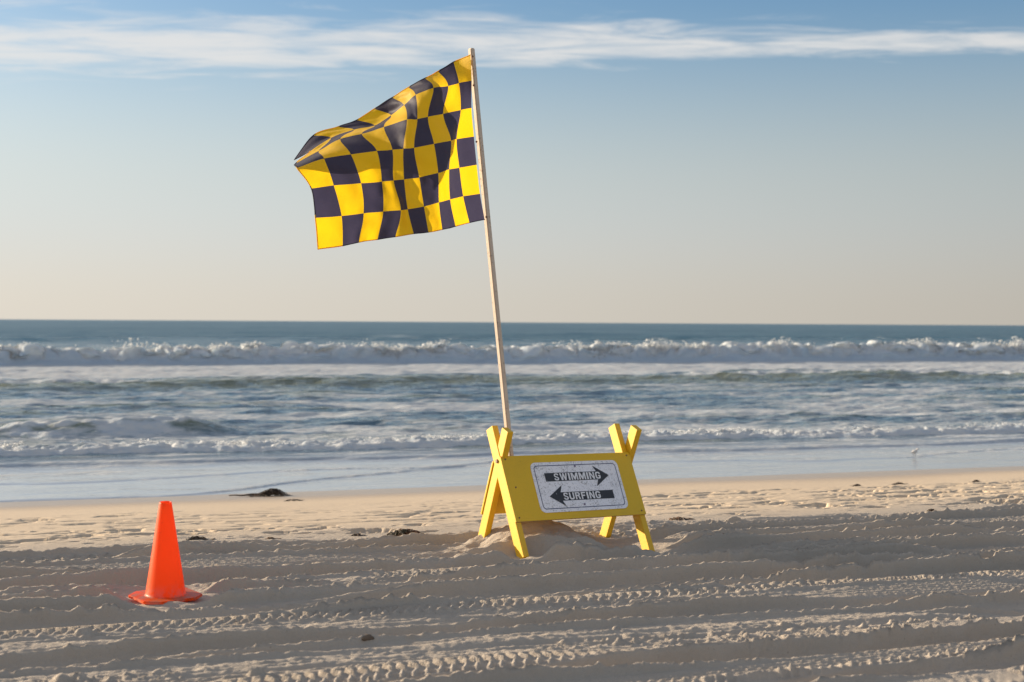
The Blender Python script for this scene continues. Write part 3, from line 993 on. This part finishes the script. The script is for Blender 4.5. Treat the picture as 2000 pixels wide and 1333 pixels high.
# ------------------------------------------------------------------ traffic cone
m_cone, nt = mat('orange_vinyl')
tco = nt.n('ShaderNodeTexCoord').outputs['Object']
a = nt.noise(tco, 7.0, 4, .6)
col = nt.mixc(a, (.97, .17, .016), (.92, .14, .012))
col = nt.mixc(nt.smooth(nt.noise(tco, 38.0, 4, .65), .63, .72, 0, .6), col, (.30, .09, .04))
gz_ = nt.n('ShaderNodeSeparateXYZ', i_0=tco).outputs[2]
dust = nt.math('MULTIPLY', nt.smooth(gz_, .09, .0), nt.smooth(nt.noise(tco, 24.0, 5, .65), .40, .60, 0, .75))
col = nt.mixc(dust, col, (.45, .36, .27))
d = nt.n('ShaderNodeBsdfPrincipled', i_Base_Color=col, i_Roughness=.42)
d.inputs['Specular IOR Level'].default_value = .35
t = nt.n('ShaderNodeBsdfTranslucent', i_Color=(1.0, .17, .012, 1))
mx = nt.n('ShaderNodeMixShader', i_0=.50)
nt.l(d.outputs[0], mx.inputs[1]); nt.l(t.outputs[0], mx.inputs[2])
finish(nt, mx.outputs[0])

cone = link('traffic_cone', None, label='plain orange traffic cone settled in the sand', category='cone')
cone.location = (-1.595, 6.56, .000)
cone.rotation_euler = (math.radians(1.0), math.radians(-.6), math.radians(38))


def lathe(prof, seg=64):
    v, f = [], []
    for r, z in prof:
        for k in range(seg):
            a = 2 * math.pi * k / seg
            v.append((r * math.cos(a), r * math.sin(a), z))
    for i in range(len(prof) - 1):
        for k in range(seg):
            k2 = (k + 1) % seg
            f.append((i * seg + k, i * seg + k2, (i + 1) * seg + k2, (i + 1) * seg + k))
    return mesh_from(v, f)


prof = [(.097, .0125), (.0925, .016), (.0905, .022), (.0895, .030), (.0285, .436), (.0275, .441), (.0255, .443), (.0235, .441), (.0235, .436), (.0240, .424)]
cb = link('cone_body', lathe(prof), cone, [m_cone], smooth=True)
base_pts = []
R_ = .145
for k in range(4):                       # square foot with clipped corners
    a = math.radians(90 * k)
    for q in ((R_, -.085), (R_, .085)):
        base_pts.append((q[0] * math.cos(a) - q[1] * math.sin(a), q[0] * math.sin(a) + q[1] * math.cos(a)))
bm = bmesh.new()
bv = [bm.verts.new((x, y, 0)) for x, y in base_pts]
f0 = bm.faces.new(bv)
ex = bmesh.ops.extrude_face_region(bm, geom=[f0])
for v in [e for e in ex['geom'] if isinstance(e, bmesh.types.BMVert)]:
    v.co.z = .0135
bmesh.ops.bevel(bm, geom=[e for e in bm.edges], offset=.003, segments=2, affect='EDGES')
link('cone_base', bm_mesh(bm, 'base'), cone, [m_cone])

# ------------------------------------------------------------------ kelp and other drift on the sand
def kelp_mat(name, a, b_):
    m, nt = mat(name)
    tco = nt.n('ShaderNodeTexCoord').outputs['Object']
    col = nt.mixc(nt.smooth(nt.noise(tco, 14.0, 3, .6), .35, .65), a, b_)
    s = nt.n('ShaderNodeBsdfPrincipled', i_Base_Color=col, i_Roughness=.45)
    finish(nt, s.outputs[0])
    return m


m_kelp = kelp_mat('dark_kelp', (.035, .022, .010), (.085, .045, .018))
m_kelp2 = kelp_mat('green_brown_kelp', (.045, .040, .015), (.17, .075, .035))
m_kelp3 = kelp_mat('rusty_dry_kelp', (.16, .075, .02), (.06, .03, .012))


def strand(verts, faces, pts, w0, w1, flat=.35):
    P = spline(pts, 5)
    n = len(P)
    for i in range(n):
        t = P[min(i + 1, n - 1)] - P[max(i - 1, 0)]
        t /= np.linalg.norm(t) + 1e-9
        s = np.cross(t, (0, 0, 1.0))
        s /= np.linalg.norm(s) + 1e-9
        u = np.cross(s, t)
        r = w0 + (w1 - w0) * i / (n - 1)
        for k in range(5):
            a = 2 * math.pi * k / 5
            verts.append(P[i] + s * r * math.cos(a) + u * r * flat * math.sin(a))
    b0 = len(verts) - 5 * n
    for i in range(n - 1):
        for k in range(5):
            k2 = (k + 1) % 5
            faces.append((b0 + i * 5 + k, b0 + i * 5 + k2, b0 + i * 5 + 5 + k2, b0 + i * 5 + 5 + k))
    faces.append(tuple(b0 + k for k in range(5)))
    faces.append(tuple(b0 + (n - 1) * 5 + k for k in range(5))[::-1])


def heap(n, lx, ly, hz, w, seed, skew=0.0):
    r = random.Random(seed)
    vt, fc = [], []
    for _ in range(n):
        cx, cy = r.gauss(0, .38) * lx, r.gauss(0, .38) * ly
        a = r.uniform(0, math.pi * 2)
        Ls = r.uniform(.25, .7) * min(lx, .25)
        pts = []
        for q in range(4):
            t = q / 3 - .5
            x = cx + math.cos(a) * t * Ls + r.uniform(-.02, .02)
            y = cy + math.sin(a) * t * Ls * .7 + r.uniform(-.02, .02)
            top = hz * max(0, 1 - (x / lx) ** 2 - (y / ly) ** 2) * (1 + skew * x / lx)
            pts.append((x, y, max(.004, top * r.uniform(.25, 1.1))))
        strand(vt, fc, pts, w * r.uniform(.6, 1.3), w * .4)
    return mesh_from(vt, fc)


def place(o, x, y, rz=0.0, dz=0.0, z=None):
    o.location = (x, y, (sand_z(x, y) if z is None else z) + dz)
    o.rotation_euler = (0, 0, rz)


k1 = link('kelp_clump', None, label='large dark kelp clump lying at the edge of the water', category='seaweed')
place(k1, -2.36, 13.85, .05, .0)
k1.scale = (.78, .78, .78)
link('fronds', heap(240, .25, .12, .085, .010, 3, .75), k1, [m_kelp], smooth=True)
vt, fc = [], []
strand(vt, fc, [(.0, 0, .02), (-.2, .01, .025), (-.33, -.01, .012), (-.42, .0, .015), (-.5, .02, .008)], .018, .008, .8)
link('stipe', mesh_from(vt, fc), k1, [m_kelp], smooth=True)
k2 = link('kelp_clump', None, label='tangled green-brown kelp heap between the cone and the barricade', category='seaweed')
place(k2, -.62, 8.33, .1, .004)
link('fronds', heap(200, .15, .07, .055, .0065, 5), k2, [m_kelp2], smooth=True)
vt, fc = [], []
for q in range(9):
    y = random.uniform(-.03, .03)
    strand(vt, fc, [(.05 + .03 * q % .1, y, .012), (.15, y + random.uniform(-.03, .03), .015), (.24 + .02 * (q % 4), y * .5, .006)], .008, .004)
link('stipe', mesh_from(vt, fc), k2, [m_kelp3], smooth=True)

SCRAPS = [  # x, y, length, height, material, label
    (-1.96, 12.78, .10, .02, m_kelp, 'thin dark kelp strip on smooth sand nearest the large clump'),
    (-1.84, 8.32, .075, .022, m_kelp, 'dark kelp scrap just right of the orange cone'),
    (-1.40, 8.30, .05, .018, m_kelp3, 'rusty kelp scrap on the ridge between cone and kelp heap'),
    (-.92, 8.52, .035, .016, m_kelp, 'small dark kelp scrap left of the tangled kelp heap'),
    (1.08, 9.20, .12, .022, m_kelp3, 'long reddish kelp line just right of the barricade'),
    (3.25, 13.33, .055, .022, m_kelp, 'dark kelp scrap on the beach face, left of three at right'),
    (3.67, 13.44, .075, .026, m_kelp, 'dark kelp scrap on the beach face, middle of three at right'),
    (4.44, 13.57, .05, .022, m_kelp, 'dark kelp scrap on the beach face, rightmost of three'),
    (2.88, 9.72, .05, .026, m_kelp, 'black kelp scrap on the ridge above the tyre ruts at far right'),
]
for k, (x, y, ln, hh, m, lab) in enumerate(SCRAPS):
    o = link('kelp_scrap', heap(22, ln, ln * .45, hh, .007, 20 + k), None, [m], smooth=True, label=lab, category='seaweed', group='kelp scraps on the sand')
    place(o, x, y, .25 + random.uniform(-.1, .1), -.003)


def clod(r, seed):
    bm = bmesh.new()
    bmesh.ops.create_icosphere(bm, subdivisions=3, radius=r)
    rr = random.Random(seed)
    ph = [rr.uniform(0, 6) for _ in range(6)]
    for v in bm.verts:
        c = v.co / r
        f = 1 + .18 * math.sin(3 * c.x + ph[0]) * math.sin(4 * c.y + ph[1]) + .12 * math.sin(9 * c.z + ph[2]) * math.sin(8 * c.x + ph[3]) + .06 * math.sin(17 * c.y + ph[4])
        v.co = Vector((c.x * 1.3, c.y, c.z * .75)) * r * f
    return bm_mesh(bm, 'clod')


m_clod = paint('damp_brown_clod', (.12, .085, .055), (.18, .13, .09), (.30, .24, .18), rough=.9, bump=1.0)
for x, y, r, lab in ((-.565, 5.60, .024, 'dark brown clod in the rut below the cone'), (1.50, 5.36, .016, 'small brown pebble in the sand at lower right')):
    o = link('clod', clod(r, int(r * 1000)), None, [m_clod], smooth=True, label=lab, category='clod')
    place(o, x, y, .4, -r * .38)
    o.scale = (1.0, .9, .7)

# ------------------------------------------------------------------ shorebird at the water's edge
m_bird = paint('pale_feathers', (.68, .62, .56), (.55, .50, .45), (.40, .35, .30), rough=.8)
m_bill = paint('dark_bill', (.03, .025, .02), (.04, .035, .03), (.05, .04, .03))
bird = link('shorebird', None, label='small pale shorebird standing in the thin water at right', category='bird')
bird.location = (5.43, 19.13, WATER - .012)
bird.scale = (.75, .75, .75)
bird.rotation_euler = (0, 0, math.radians(25))


def blob(rings, seg=14):
    v, f = [], []
    for x, z, rw, rh in rings:
        for k in range(seg):
            a = 2 * math.pi * k / seg
            v.append((x, rw * math.cos(a), z + rh * math.sin(a)))
    for i in range(len(rings) - 1):
        for k in range(seg):
            k2 = (k + 1) % seg
            f.append((i * seg + k, i * seg + k2, (i + 1) * seg + k2, (i + 1) * seg + k))
    f.append(tuple(range(seg)))
    f.append(tuple((len(rings) - 1) * seg + k for k in range(seg))[::-1])
    return mesh_from(v, f)


link('body', blob([(-.085, .098, .004, .003), (-.06, .10, .018, .012), (-.03, .105, .034, .028), (.0, .108, .038, .036), (.03, .115, .034, .034),
                   (.048, .135, .022, .024), (.055, .150, .019, .020), (.066, .158, .019, .019), (.078, .157, .012, .012), (.084, .156, .004, .004)]), bird, [m_bird], smooth=True)
link('bill', blob([(.080, .155, .005, .005), (.10, .152, .003, .003), (.115, .150, .001, .001)], 6), bird, [m_bill], smooth=True)
vt, fc = [], []
strand(vt, fc, [(-.005, .014, .085), (-.010, .014, .045), (0, .014, .0)], .004, .003, 1)
link('leg', mesh_from(vt, fc), bird, [m_bill])
vt, fc = [], []
strand(vt, fc, [(.005, -.014, .085), (.012, -.014, .045), (.018, -.014, .0)], .004, .003, 1)
link('leg', mesh_from(vt, fc), bird, [m_bill])
